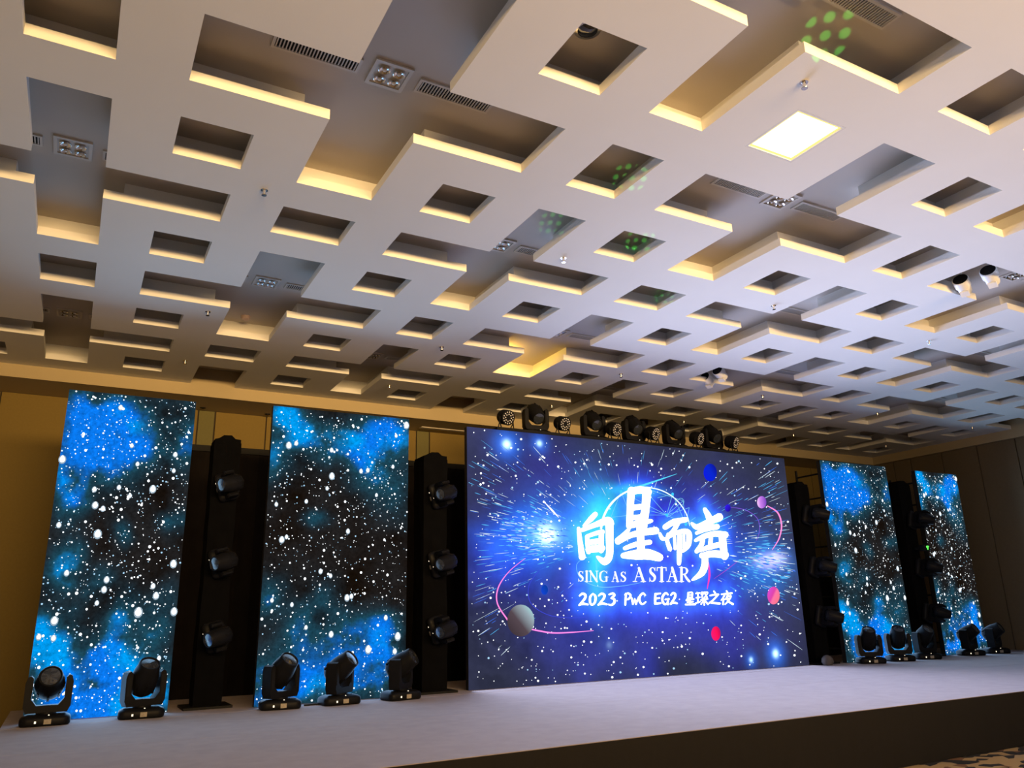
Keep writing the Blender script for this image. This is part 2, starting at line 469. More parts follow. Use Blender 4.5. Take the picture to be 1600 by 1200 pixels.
def vnoise(u, v, fx, fy, seed):
    r = np.random.default_rng(seed); g = r.random((int(fy)+3, int(fx)+3))
    x, y = u*fx, v*fy
    i, j = x.astype(int), y.astype(int); a, b = x-i, y-j
    a = a*a*(3-2*a); b = b*b*(3-2*b)
    return (g[j,i]*(1-a)+g[j,i+1]*a)*(1-b)+(g[j+1,i]*(1-a)+g[j+1,i+1]*a)*b
def fbm(u, v, f, asp, seed, oct=4):
    s = 0; amp = 0.5; tot = 0
    for k in range(oct):
        s = s+amp*vnoise(u, v, f*asp*2**k, f*2**k, seed+k); tot += amp; amp *= 0.55
    return s/tot

# ---- side screens: deep-space nebula with star points
NEB_A = [(.28,.92,.30,.10,1.1),(.30,.80,.30,.09,1.0),(.62,.82,.18,.09,.55),(.10,.66,.12,.06,.85),(.92,.86,.12,.10,.45),(.5,.55,.08,.04,.30),(.92,.57,.09,.04,.35),
         (.08,.44,.10,.06,.75),(.12,.22,.20,.08,.6),(.30,.08,.4,.09,1.0),(.62,.30,.12,.06,.5),(.62,.16,.14,.07,.9),(.75,.06,.3,.07,1.0),(.35,.38,.12,.05,.25),(.9,.25,.12,.1,.3)]
NEB_B = [(.30,.92,.20,.07,.75),(.10,.97,.12,.05,.6),(.75,.93,.22,.07,.8),(.70,.82,.12,.08,.8),(.10,.85,.12,.09,.35),(.9,.75,.15,.1,.25),(.35,.60,.07,.03,.25),
         (.08,.33,.10,.06,.35),(.40,.26,.16,.08,.35),(.62,.16,.12,.07,.6),(.86,.16,.16,.08,.8),(.12,.05,.2,.06,.9),(.45,.06,.25,.06,.55),(.85,.05,.25,.06,.8),(.35,.14,.2,.07,.35)]
def nebula(blobs, seed):
    def fn(u, v):
        s = np.zeros_like(u)
        wu = u+(fbm(u, v, 4, .5, seed+50)-.5)*.35; wv = v+(fbm(u, v, 4, .5, seed+60)-.5)*.14
        for (a, b, ra, rb, k) in blobs: s += k*np.exp(-((wu-a)/ra)**2-((wv-b)/rb)**2)
        n = np.clip((fbm(u, v, 11, .45, seed, 6)-.5)*2.0+.5, 0, 1.2)
        s = np.clip(s*(.25+1.35*n)+.05*n, 0, 1.15)
        hue = fbm(u, v, 5, .5, seed+9)
        dark = srgb(30, 20, 12)*(.6+.8*n[..., None])
        teal = srgb(38, 95, 118); blue = srgb(0, 145, 225); deep = srgb(8, 112, 222)
        t = s[..., None]
        hb = np.clip((hue-.42)*6, 0, 1)[..., None]
        top = blue*(1-hb)+deep*hb
        c = np.where(t < .4, dark*(1-t/.4)+teal*.55*(t/.4), teal*.55*(1-np.clip((t-.4)/.45, 0, 1))+top*np.clip((t-.4)/.45, 0, 1.15))
        return c
    return fn
E_NEB = emit_attr('nebula_picture', 0.45, 20)
E_STAR = emit('star_point', (0.93, 0.97, 1.0), 1.7)
E_STARB = emit('star_point_blue', (0.45, 0.75, 1.0), 1.0)
E_HALO = emit('star_halo', (0.42, 0.55, 0.66), 0.8)
def star_field(root, w, h, seed, big):
    r = random.Random(seed)
    pl = lambda y: (lambda x, z: (x, y, z))
    mb, mbb, mh = MB(), MB(), MB()
    for _ in range(1250):
        x, z = r.uniform(-w+.01, w-.01), r.uniform(.01, h-.01)
        rad = 0.0040+0.0085*r.random()**3
        disc(mb if r.random() < .6 else mbb, x, z, rad, rad, pl(-.0045), 6)
    for _ in range(75):
        x, z = r.uniform(-w+.02, w-.02), r.uniform(.02, h-.02)
        rad = r.uniform(.011, .018); disc(mb, x, z, rad, rad*1.1, pl(-.0045), 8)
    for (u, v, rad) in big:
        rad *= .66
        x, z = -w+2*w*u, h*v
        disc(mh, x, z, rad*1.3, rad*1.7, pl(-.0035), 12); disc(mb, x, z, rad*.95, rad*1.1, pl(-.005), 12); disc(mb, x, z+rad*.55, rad*.6, rad*1.0, pl(-.0052), 10)
    for nm, b, mm in (('star_points', mb, E_STAR), ('blue_star_points', mbb, E_STARB), ('star_halos', mh, E_HALO)):
        mesh_obj(nm, b.v, b.f, mm, root)['kind'] = 'stuff'
BIG_A = [(.40,.955,.035),(.87,.81,.035),(.02,.77,.05),(.72,.69,.05),(.46,.69,.032),(.30,.63,.045),(.36,.62,.035),(.345,.54,.055),(.06,.565,.035),(.16,.42,.036),
         (.45,.40,.04),(.44,.37,.04),(.83,.35,.045),(.12,.28,.05),(.71,.30,.06),(.98,.30,.05),(.13,.23,.036),(.03,.235,.035),(.94,.45,.05),(.69,.115,.045),(.80,.38,.035),(.55,.665,.03),(.28,.68,.035),(.52,.83,.03),(.58,.77,.03),(.87,.755,.03),(.4,.33,.03),(.9,.16,.03)]
BIG_B = [(.98,.975,.055),(.12,.86,.05),(.17,.87,.035),(.42,.855,.035),(.64,.785,.035),(.69,.79,.035),(.43,.76,.05),(.40,.715,.03),(.26,.665,.03),(.11,.53,.045),(.14,.54,.03),(.56,.565,.036),
         (.38,.425,.035),(.45,.41,.03),(.57,.335,.045),(.60,.34,.035),(.20,.315,.03),(.85,.265,.036),(.47,.215,.042),(.73,.16,.055),(.94,.20,.055),(.92,.15,.04),(.07,.33,.03),(.06,.65,.03),(.9,.93,.03),(.88,.81,.03),(.3,.24,.03),(.76,.70,.028)]
for key, blobs, big, seed, label in (('p1', NEB_A, BIG_A, 3, 'leftmost tall LED screen showing blue nebula and white stars'),
                                     ('p2', NEB_B, BIG_B, 5, 'second tall starry LED screen from the left, mostly dark in its middle'),
                                     ('p3', NEB_A, BIG_A, 3, 'tall starry LED screen next to the right edge of the big screen'),
                                     ('p4', NEB_B, BIG_B, 5, 'rightmost tall starry LED screen near the right wall')):
    root, w_, h_ = screen_body(key, label)
    picture(root, w_, h_, 150, 340, nebula(blobs, seed), E_NEB)
    star_field(root, w_, h_, seed+20, big)

# ---- the big screen
root, MW, MH = screen_body('main', 'big wide LED screen with white brush lettering on blue space picture')
MX, MY = root.location.x, root.location.y
def plane_at(dy):
    def pl(px, py):
        p = at(px, py, MY)
        return (min(max(p.x-MX, -MW), MW), dy, min(max(p.z-STZ, 0.0), MH))
    return pl
def c3(x, y): return (720+x/2.609, 640+y/2.609)       # close-up coordinates of the photograph
def c6(x, y): return (860+x/4.2105, 740+y/4.2105)
def map3(dy):
    pl = plane_at(dy); return lambda x, y: pl(*c3(x, y))
def map6(dy):
    pl = plane_at(dy); return lambda x, y: pl(*c6(x, y))

TITLE = [  # (points, widths) in the lettering close-up
 # xiang
 ([(292,268),(262,300),(215,345)], [30,34,14]), ([(182,362),(192,450),(205,548)], [22,30,42]),
 ([(205,372),(290,338),(372,312),(388,330)], [24,32,50,52]), ([(384,318),(386,430),(384,540),(352,578),(305,548)], [52,46,44,48,14]),
 ([(238,415),(242,470),(248,515)], [26,28,30]), ([(240,412),(300,392),(338,384)], [22,26,30]), ([(334,384),(330,440),(330,505)], [30,32,36]),
 ([(248,500),(300,494),(336,490)], [40,46,40]), ([(262,452),(312,445)], [34,34]),
 # xing
 ([(528,112),(522,220),(516,345)], [46,44,40]), ([(532,118),(590,108),(642,122)], [44,46,42]), ([(630,118),(622,230),(602,350)], [56,50,58]),
 ([(540,225),(612,216)], [34,34]), ([(528,292),(612,284)], [30,34]), ([(535,340),(585,325),(660,312)], [36,42,22]),
 ([(512,368),(478,408),(438,440)], [20,34,34]), ([(440,448),(520,408),(600,388),(688,376)], [36,34,40,46]),
 ([(586,330),(590,430),(594,540)], [46,46,52]), ([(486,492),(560,466),(650,452)], [24,32,30]), ([(476,540),(560,534),(640,532),(712,552)], [34,62,66,50]),
 # er
 ([(752,352),(810,318),(888,304)], [34,36,30]), ([(838,318),(806,376),(770,408)], [30,28,22]), ([(716,396),(730,425),(752,432)], [18,26,18]),
 ([(772,400),(764,440),(782,496)], [22,24,28]), ([(768,418),(830,388),(884,380),(908,400),(902,470),(868,512)], [26,24,32,36,34,16]),
 ([(812,404),(816,494)], [18,18]), ([(846,384),(846,490),(842,592)], [24,34,24]), ([(874,400),(876,486)], [14,16]),
 # sheng
 ([(1012,236),(1040,290),(1052,350)], [24,40,34]), ([(926,328),(962,352),(1030,322),(1106,288)], [16,36,36,50]), ([(958,392),(1020,366),(1092,350)], [20,30,34]),
 ([(952,440),(1010,412),(1080,396),(1146,404)], [20,32,34,42]), ([(1126,404),(1132,470),(1142,548)], [46,46,40]), ([(1000,424),(990,468),(958,512)], [28,30,26]),
 ([(1052,410),(1048,476)], [26,28]), ([(966,510),(1050,482),(1130,462)], [18,34,32]), ([(992,540),(1070,528),(1146,536)], [34,44,46]),
 ([(1010,540),(1012,600),(990,655),(930,700)], [38,44,42,12])]
# serif capitals in a unit box (x right, y down), widths as a share of the height
SERIF = {
 'S': [([(.80,.22),(.62,.07),(.40,.06),(.22,.17),(.28,.36),(.55,.50),(.78,.66),(.72,.86),(.48,.95),(.26,.90),(.14,.74)], [.03,.05,.06,.12,.17,.19,.17,.12,.06,.05,.03]), ([(.82,.04),(.80,.26)], .04), ([(.15,.72),(.13,.97)], .04)],
 'I': [([(.5,.03),(.5,.97)], .17), ([(.12,.02),(.88,.02)], .05), ([(.12,.98),(.88,.98)], .05)],
 'N': [([(.18,.03),(.18,.97)], .06), ([(.14,.03),(.84,.97)], .17), ([(.84,.03),(.84,.97)], .06), ([(.02,.02),(.26,.02)], .05), ([(.70,.02),(.99,.02)], .05), ([(.04,.98),(.32,.98)], .05)],
 'G': [([(.84,.24),(.66,.07),(.44,.05),(.20,.20),(.12,.50),(.20,.80),(.46,.95),(.70,.92),(.84,.80)], [.03,.05,.06,.14,.17,.14,.06,.05,.06]), ([(.84,.04),(.84,.26)], .04), ([(.80,.56),(.80,.90)], .15), ([(.60,.56),(.99,.56)], .05)],
 'A': [([(.50,.0),(.16,.97)], .055), ([(.47,.02),(.82,.97)], .17), ([(.28,.64),(.66,.64)], .05), ([(.02,.98),(.32,.98)], .05), ([(.62,.98),(.99,.98)], .05)],
 'T': [([(.5,.03),(.5,.97)], .17), ([(.04,.03),(.96,.03)], .06), ([(.05,.02),(.03,.24)], .05), ([(.95,.02),(.97,.24)], .05), ([(.28,.98),(.72,.98)], .05)],
 'R': [([(.22,.03),(.22,.97)], .17), ([(.24,.04),(.56,.05),(.72,.24),(.58,.46),(.26,.50)], [.05,.07,.17,.08,.05]), ([(.46,.48),(.70,.78),(.92,.97)], [.10,.16,.14]), ([(.02,.02),(.30,.02)], .05), ([(.02,.98),(.42,.98)], .05), ([(.80,.98),(1.0,.98)], .05)],
}
BRUSH = {
 '2': [([(.10,.22),(.40,.05),(.72,.16),(.66,.42),(.30,.75),(.06,.95)], [.10,.15,.17,.16,.13,.12]), ([(.08,.93),(.50,.84),(.98,.90)], [.12,.16,.12])],
 '0': [([(.48,.06),(.16,.32),(.14,.75),(.40,.95),(.76,.72),(.82,.28),(.52,.06)], [.10,.16,.15,.12,.16,.16,.10])],
 '3': [([(.16,.14),(.60,.06),(.80,.20),(.42,.42)], [.10,.15,.16,.10]), ([(.40,.42),(.78,.52),(.78,.78),(.44,.96),(.06,.92)], [.10,.16,.17,.14,.08])],
 'P': [([(.22,.06),(.18,.55),(.14,.98)], [.14,.15,.11]), ([(.10,.14),(.52,.02),(.86,.20),(.66,.46),(.24,.56)], [.10,.13,.16,.14,.08])],
 'w': [([(.08,.42),(.24,.92)], [.10,.14]), ([(.24,.92),(.46,.52)], .09), ([(.46,.52),(.62,.92)], [.10,.14]), ([(.62,.92),(.94,.36)], [.12,.08])],
 'C': [([(.84,.20),(.58,.05),(.24,.26),(.14,.62),(.36,.92),(.66,.92),(.92,.76)], [.12,.14,.16,.17,.14,.12,.09])],
 'E': [([(.20,.10),(.18,.50),(.18,.92)], [.14,.16,.15]), ([(.18,.12),(.86,.06)], [.13,.12]), ([(.20,.50),(.74,.44)], .12), ([(.16,.92),(.90,.88)], [.14,.13])],
 'G': [([(.80,.18),(.54,.05),(.20,.28),(.12,.62),(.34,.94),(.66,.92),(.80,.70)], [.11,.14,.16,.16,.14,.13,.12]), ([(.50,.58),(.92,.54)], .12), ([(.80,.56),(.80,.98)], .13)],
 'xing': [([(.28,.04),(.26,.42)], .10), ([(.28,.06),(.70,.04),(.68,.42)], [.10,.10,.11]), ([(.28,.23),(.68,.22)], .08), ([(.28,.40),(.68,.39)], .08), ([(.28,.46),(.10,.62)], [.09,.10]), ([(.16,.60),(.84,.54)], [.09,.11]), ([(.48,.44),(.48,.94)], .12), ([(.20,.76),(.78,.73)], .09), ([(.04,.95),(.98,.93)], [.12,.14])],
 'can': [([(.02,.14),(.34,.10)], .08), ([(.18,.12),(.18,.82)], .09), ([(.04,.46),(.34,.42)], .08), ([(.0,.86),(.36,.74)], .09), ([(.52,.04),(.46,.22)], .08), ([(.46,.14),(.62,.12),(.50,.40)], .07), ([(.66,.06),(.98,.08),(.74,.42)], .08), ([(.74,.14),(.94,.42)], .08), ([(.44,.62),(.98,.54)], .09), ([(.70,.44),(.70,.98)], .10), ([(.66,.64),(.44,.92)], .08), ([(.74,.64),(1.0,.92)], [.08,.11]), ([(.52,.46),(.60,.56)], .07), ([(.90,.46),(.84,.56)], .07)],
 'zhi': [([(.46,.02),(.58,.16)], [.09,.12]), ([(.14,.34),(.50,.28),(.84,.26)], [.09,.11,.12]), ([(.82,.28),(.46,.62),(.06,.90)], [.11,.10,.09]), ([(.08,.84),(.40,.88),(.98,.92)], [.09,.13,.12])],
 'ye': [([(.48,.0),(.56,.12)], [.09,.11]), ([(.08,.24),(.92,.16)], [.09,.11]), ([(.34,.26),(.20,.50),(.04,.66)], [.10,.09,.06]), ([(.22,.46),(.20,.96)], .10), ([(.58,.28),(.48,.48),(.36,.62)], [.10,.09,.06]), ([(.54,.40),(.84,.36),(.66,.68),(.36,.96)], [.08,.10,.10,.07]), ([(.50,.58),(.72,.80),(1.0,.94)], [.08,.11,.13]), ([(.58,.50),(.66,.60)], .08)],
}
def glyph_strokes(table, ch, x0, y0, x1, y1):
    hh = y1-y0; out = []
    for pts, wd in table[ch]:
        wd = wd if isinstance(wd, (list, tuple)) else [wd]*len(pts)
        out.append(([(x0+(x1-x0)*a, y0+hh*b) for a, b in pts], [q*hh for q in wd]))
    return out
SUBG = []
for ch, b in (('S',(176,640,218,712)),('I',(222,640,248,712)),('N',(250,640,312,712)),('G',(316,638,378,714)),('A',(398,646,448,712)),('S',(454,644,498,714)),
              ('A',(538,620,624,712)),('S',(642,614,694,714)),('T',(696,616,760,712)),('A',(760,618,838,712)),('R',(842,616,916,712))):
    SUBG.append(glyph_strokes(SERIF, ch, *b))
SUB = [q for g in SUBG for q in g]
DATEG = []
for ch, b in (('2',(182,786,244,870)),('0',(250,786,302,868)),('2',(308,786,368,868)),('3',(374,784,428,868)),('P',(482,786,530,866)),('w',(526,782,580,864)),('C',(574,784,628,862)),
              ('E',(676,784,726,862)),('G',(726,782,780,862)),('2',(784,782,830,862)),('xing',(884,780,948,866)),('can',(952,776,1032,866)),('zhi',(1036,772,1112,862)),('ye',(1116,772,1196,864))):
    DATEG.append(glyph_strokes(BRUSH, ch, *b))
DATE = [q for g in DATEG for q in g]

# sample points of the lettering for its glow
samp = []
for strokes, wgt in ((TITLE, 1.0), (DATE, .5), (SUB, .35)):
    for pts, wd in strokes:
        for a, b in zip(pts[:-1], pts[1:]):
            for t in (0.0, .5): 
                p = plane_at(0)(*c6(a[0]*(1-t)+b[0]*t, a[1]*(1-t)+b[1]*t)); samp.append((p[0], p[2], wgt))
samp = np.array(samp)
def uvz(x, y):                 # close-up pixel to screen coordinates (metres, origin bottom centre)
    p = plane_at(0)(*c3(x, y)); return p[0], p[2]
def big_picture(u, v):
    X = -MW+2*MW*u; Z = MH*v
    n1 = fbm(u, v, 4, 1.8, 71, 5); n2 = fbm(u, v, 9, 1.8, 81, 4); n3 = fbm(u, v, 3, 1.8, 91, 3)
    col = srgb(50, 53, 74)*(0.45+1.1*n1[..., None])
    def g(x, y, rx, rz, warp=0.0):
        a, b = uvz(x, y)
        return np.exp(-((X-a+warp*(n1-.5))/rx)**2-((Z-b+warp*(n3-.5))/rz)**2)
    def add(c, k, s): 
        nonlocal col
        col = col+np.array(c)*(k*s)[..., None] if isinstance(k, np.ndarray) else col
    add(srgb(35, 40, 205), g(770, 560, 2.0, 1.1, 1.4), .95)
    add(srgb(30, 45, 190), g(700, 880, 1.7, .6, 1.8), .50)
    add(srgb(45, 40, 150), g(330, 250, 1.0, .6, 1.2), .35)
    add(srgb(45, 40, 150), g(1150, 850, 1.2, .6, 1.2), .35)
    add(srgb(0, 140, 255), g(330, 520, .85, .38, .9), .9*(.5+n2))
    add(srgb(20, 60, 255), g(170, 560, .75, .5, .9), .6)
    add(srgb(0, 140, 255), g(1230, 640, .75, .40, .8), .85*(.5+n2))
    add(srgb(0, 170, 255), g(540, 480, .45, .7, .2), .8)
    add(srgb(0, 210, 190), g(590, 400, .32, .28), .8)
    add(srgb(0, 200, 255), g(700, 330, .6, .10), .7)
    add(srgb(0, 190, 255), g(550, 660, .16, .5), .9)
    add(srgb(0, 150, 255), g(1010, 470, .5, .22), .6)
    add((1.0, 1.2, 1.3), g(352, 512, .15, .12), 1.5)
    add(srgb(170, 240, 255), g(345, 505, .36, .20), .45)
    add((1.0, .72, .95), g(1255, 620, .30, .12), .7)
    add((.9, .8, 1.0), g(1290, 600, .22, .09), .5)
    for (x, y, r, k) in ((187,142,.20,1.0),(320,138,.14,.7),(1283,995,.19,.9),(1183,1020,.12,.6),(605,960,.16,.10),(340,735,.08,.2)):
        add(srgb(20, 120, 255), g(x, y, r*1.15, r*1.15), k*.9); add((.7, 1.1, 1.2), g(x, y, r*.34, r*.34), k*1.6)
    # halo round the lettering
    halo = np.zeros_like(X)
    m_ = (X > -3.0) & (X < 3.0) & (Z > .3) & (Z < 3.8)
    xs, zs = X[m_], Z[m_]; acc = np.zeros(xs.size); acc2 = np.zeros(xs.size)
    for a, b, k in samp:
        d2 = (xs-a)**2+(zs-b)**2
        acc = np.maximum(acc, k*np.exp(-d2/.020)); acc2 = np.maximum(acc2, k**.5*np.exp(-d2/.07))
    halo[m_] = acc; h2 = np.zeros_like(X); h2[m_] = acc2
    add(srgb(40, 130, 255), halo, 1.0); add(srgb(25, 70, 250), h2, .75)
    # posterised dark swirls in the lower left corner
    sw = g(110, 880, .7, .7, .6)*np.clip(np.sin(n1*38)*.5+.3, 0, 1)
    col = col*(1-.45*sw[..., None])
    return col
picture(root, MW, MH, 420, 236, big_picture, emit_attr('space_picture', 0.10, 9))

def lettering(name, groups, dy, mt, bold=1.0):
    pl = map6(dy)
    for strokes in groups:                      # one mesh for each written character
        mb = MB()
        for pts, wd in strokes: ribbon(mb, pts, [q*bold for q in wd], pl)
        mesh_obj(name, mb.v, mb.f, mt, root)
E_TEXT = emit('lettering_white', (1.0, 1.0, 1.0), 3.0)
lettering('title_character', [TITLE[0:9], TITLE[9:20], TITLE[20:28], TITLE[28:]], -.016, E_TEXT, 1.05)
lettering('subtitle_letter', SUBG, -.0165, emit('subtitle_white', (.96, .97, 1.0), 1.25))
lettering('date_character', DATEG, -.016, E_TEXT, 1.1)

# star points and streaks of the big picture
mb, mbb = MB(), MB(); pl = plane_at(-.006)
r = random.Random(5)
for _ in range(1000):
    x, y = r.uniform(15, 1440), r.uniform(70, 1120)
    px, py = c3(x, y); p = at(px, py, MY)
    if not (SCR['main'][0]+.03 < p.x < SCR['main'][1]-.03 and STZ+.03 < p.z < SCR_TOP-.03): continue
    if 460 < x < 1100 and 330 < y < 820 and r.random() < .75: continue
    rad = 0.55+1.2*r.random()**3
    disc(mb if r.random() < .8 else mbb, px, py, rad*1.05, rad*1.05, pl, 7)
st_w, st_c, st_b = MB(), MB(), MB(); pls = map3(-.0075)
for k in range(760):
    u = r.random()
    if u < .45: ang = math.radians(r.gauss(186, 22)); cx, cy = 640, 545
    elif u < .88: ang = math.radians(r.gauss(-4, 21)); cx, cy = 800, 560
    elif u < .96: ang = math.radians(r.gauss(240, 26)); cx, cy = 700, 560
    else: ang = math.radians(r.gauss(290, 24)); cx, cy = 700, 560
    R0 = r.uniform(255, 690) if u < .88 else r.uniform(260, 470)
    L = r.uniform(10, 58)*(R0/420) if u < .88 else r.uniform(16, 60)
    dx, dy = math.cos(ang), -math.sin(ang)*-1
    x0, y0 = cx+dx*R0, cy+dy*R0*.85; x1, y1 = cx+dx*(R0+L), cy+dy*(R0+L)*.85
    ok = True
    for x, y in ((x0, y0), (x1, y1)):
        p = at(*c3(x, y), MY)
        if not (SCR['main'][0]+.02 < p.x < SCR['main'][1]-.02 and STZ+.02 < p.z < SCR_TOP-.02): ok = False
    if not ok: continue
    wd = r.uniform(1.0, 2.6) if u < .88 else r.uniform(.8, 1.7)
    tgt = (st_w, st_c, st_b)[min(2, int(r.random()**.9*3))]
    ribbon(tgt, [(x0, y0), ((x0+x1)/2, (y0+y1)/2), (x1, y1)], [wd*.3, wd, wd*.4], pls, 2, caps=False)
# dense bright shards near the two bursts
for k in range(420):
    s = r.random() < .55
    cx, cy = (352, 512) if s else (1235, 640)
    x = r.gauss(cx-40 if s else cx+10, 75 if s else 85); y = r.gauss(cy+(x-cx)*(.12 if s else .10), 48)
    if 465 < x < 1090 and y > 420: continue
    a = math.atan2(y-550, x-(640 if s else 800)); L = r.uniform(8, 34)
    p = at(*c3(x+L*math.cos(a), y+L*math.sin(a)), MY)
    if not (SCR['main'][0]+.05 < p.x < SCR['main'][1]-.05): continue
    ribbon((st_w, st_c, st_c, st_b)[r.randrange(4)], [(x, y), (x+L*.5*math.cos(a), y+L*.5*math.sin(a)), (x+L*math.cos(a), y+L*math.sin(a))], [1, r.uniform(2.5, 6), 1], pls, 2, caps=False)
for nm, b, mm in (('star_points', mb, E_STAR), ('blue_star_points', mbb, E_STARB), ('white_streaks', st_w, emit('streak_white', (.75, .92, 1.0), 1.0)),
                  ('cyan_streaks', st_c, emit('streak_cyan', (.10, .50, .95), 1.0)), ('blue_streaks', st_b, emit('streak_blue', (.05, .18, .85), 1.0))):
    mesh_obj(nm, b.v, b.f, mm, root)['kind'] = 'stuff'

def ramp_emit(name, stops, axis=(1,0,0), scale=1.0, off=0.0, strength=1.0):
    mt = bpy.data.materials.new(name); mt.use_nodes = True; nt = mt.node_tree; nt.nodes.clear()
    tc = nt.nodes.new('ShaderNodeTexCoord'); dt = nt.nodes.new('ShaderNodeVectorMath'); dt.operation = 'DOT_PRODUCT'
    dt.inputs[1].default_value = axis
    ma = nt.nodes.new('ShaderNodeMath'); ma.operation = 'MULTIPLY_ADD'; ma.inputs[1].default_value = scale; ma.inputs[2].default_value = off
    rp = nt.nodes.new('ShaderNodeValToRGB'); els = rp.color_ramp.elements
    els[0].position, els[0].color = stops[0][0], (*stops[0][1], 1); els[1].position, els[1].color = stops[-1][0], (*stops[-1][1], 1)
    for p, c in stops[1:-1]: e = els.new(p); e.color = (*c, 1)
    e = nt.nodes.new('ShaderNodeEmission'); e.inputs[1].default_value = strength; o = nt.nodes.new('ShaderNodeOutputMaterial')
    nt.links.new(tc.outputs['Generated'], dt.inputs[0]); nt.links.new(dt.outputs['Value'], ma.inputs[0]); nt.links.new(ma.outputs[0], rp.inputs[0])
    nt.links.new(rp.outputs[0], e.inputs[0]); nt.links.new(e.outputs[0], o.inputs[0]); mt.cycles.emission_sampling = 'NONE'
    return mt
def S(r_, g_, b_): return tuple(srgb(r_, g_, b_))
pm = map3(-.011)
planets = [(1015,257,27,36, [(0,S(15,25,235)),(.55,S(10,40,210)),(1,S(15,15,130))], (.8,0,.5)),
           (1225,378,19,25, [(0,S(250,205,255)),(.35,S(205,130,240)),(1,S(120,60,190))], (1,0,.0)),
           (1087,402,12,15, [(0,S(60,30,255)),(1,S(20,10,120))], (.6,0,-.6)),
           (1273,758,25,36, [(0,S(215,80,235)),(.45,S(225,70,170)),(.55,S(255,120,170)),(1,S(255,120,110))], (.75,0,-.6)),
           (1038,913,19,29, [(0,S(250,30,120)),(.6,S(255,20,90)),(1,S(190,10,90))], (1,0,.2)),
           (340,735,14,20, [(0,S(20,70,220)),(1,S(10,60,150))], (.7,0,.5)),
           (243,860,55,65, [(0,S(52,42,48)),(.45,S(86,72,80)),(.72,S(150,165,175)),(.9,S(165,215,220)),(1,S(120,150,170))], (.75,0,.65))]
for k, (x, y, rx, ry, stops, ax) in enumerate(planets):
    b = MB(); disc(b, x, y, rx, ry, pm, 32)
    o = mesh_obj('planet_picture', b.v, b.f, ramp_emit('planet_%s' % 'abcdefg'[k], stops, ax, 1/sum(abs(q) for q in ax), sum(-q for q in ax if q < 0)/sum(abs(q) for q in ax), 1.0), root)
rings = [([(1247,392),(1290,420),(1306,470),(1296,525),(1268,572)], [3,6,6,5,2], (1.0,.25,.62), 1.3),
         ([(262,606),(196,660),(152,725),(148,790),(190,858)], [1.5,3,5,5,6], (1.0,.22,.66), 1.3),
         ([(288,896),(370,910),(450,908),(540,901)], [6,6,5,2], (.95,.25,.75), 1.2),
         ([(318,655),(276,720),(285,790),(350,835),(430,848),(520,846)], [2,2,2.5,2.5,2,1.5], (.05,.07,.75), 1.0),
         ([(1098,398),(1160,410),(1208,445),(1216,495),(1203,535)], [2,2.5,2.5,2.5,2], (.22,.10,.72), 1.0),
         ([(1008,622),(1012,675),(1003,732)], [3,9,2], (1.0,.05,.45), 1.1),
         ([(1030,690),(1080,655),(1125,620)], [1,3,1.5], (.45,.08,.75), .9),
         ([(340,378),(372,412),(398,440)], [2,8,2], (.85,.85,1.0), 1.3)]
for k, (pts, wd, c, s) in enumerate(rings):
    b = MB(); ribbon(b, pts, wd, map3(-.009), 8, caps=False)
    mesh_obj('orbit_line', b.v, b.f, emit('orbit_line_%s' % 'abcdefgh'[k], c, s), root)
# globe of thin glowing lines behind the title
b = MB(); pg = map3(-.008)
gx, gy, gr = 752, 500, 182
ribbon(b, [(gx+gr*math.cos(math.radians(a)), gy-gr*math.sin(math.radians(a))) for a in range(8, 182, 12)], [2]+[4]*6+[7]*4+[9]*4, pg, 4, caps=False)
mesh_obj('globe_rim', b.v, b.f, emit('globe_rim', (.75, .97, 1.0), 1.5), root)
b = MB()
nodes = [(652,335),(862,345),(838,430),(916,468),(905,372),(740,318),(690,430),(955,440),(800,300+60),(610,440),(760,410),(930,400)]
for i, j in ((0,2),(1,2),(2,3),(1,3),(4,2),(4,3),(5,2),(5,4),(6,2),(3,7),(8,1),(9,6),(10,2),(6,0),(11,3),(2,11),(10,5),(9,0)):
    ribbon(b, [nodes[i], nodes[j]], 1.6, pg, 1, caps=False)
ribbon(b, [(840,440),(858,400),(892,362),(908,380),(870,420),(842,438)], 1.8, pg, 5, caps=False)
E_GL = emit('globe_lines', (.25, .75, 1.0), .9)
mesh_obj('globe_mesh_lines', b.v, b.f, E_GL, root)['kind'] = 'stuff'
b = MB(); ribbon(b, [(530,600),(490,612),(470,640),(490,690),(560,722),(650,720),(740,704)], [1,1.5,1.5,2.5,2.5,2,1], pg, 5, caps=False)
mesh_obj('orbit_line', b.v, b.f, E_GL, root)
E_GN = emit('globe_node', (.05, .60, 1.0), 1.1)
for x, y in nodes[:4]:
    b = MB(); disc(b, x, y, 5.5, 6.5, map3(-.0095), 10); mesh_obj('globe_node', b.v, b.f, E_GN, root)
E_FL = emit('light_flare', (.10, .70, 1.0), 1.1)
for pts, wd in (([(715,318),(780,296),(880,262)], [10,7,1]), ([(1010,480),(1060,452),(1105,430)], [6,4,1]), ([(548,560),(552,640),(556,720)], [1,7,1])):
    b = MB(); ribbon(b, pts, wd, pg, 4, caps=False); mesh_obj('light_flare', b.v, b.f, E_FL, root)

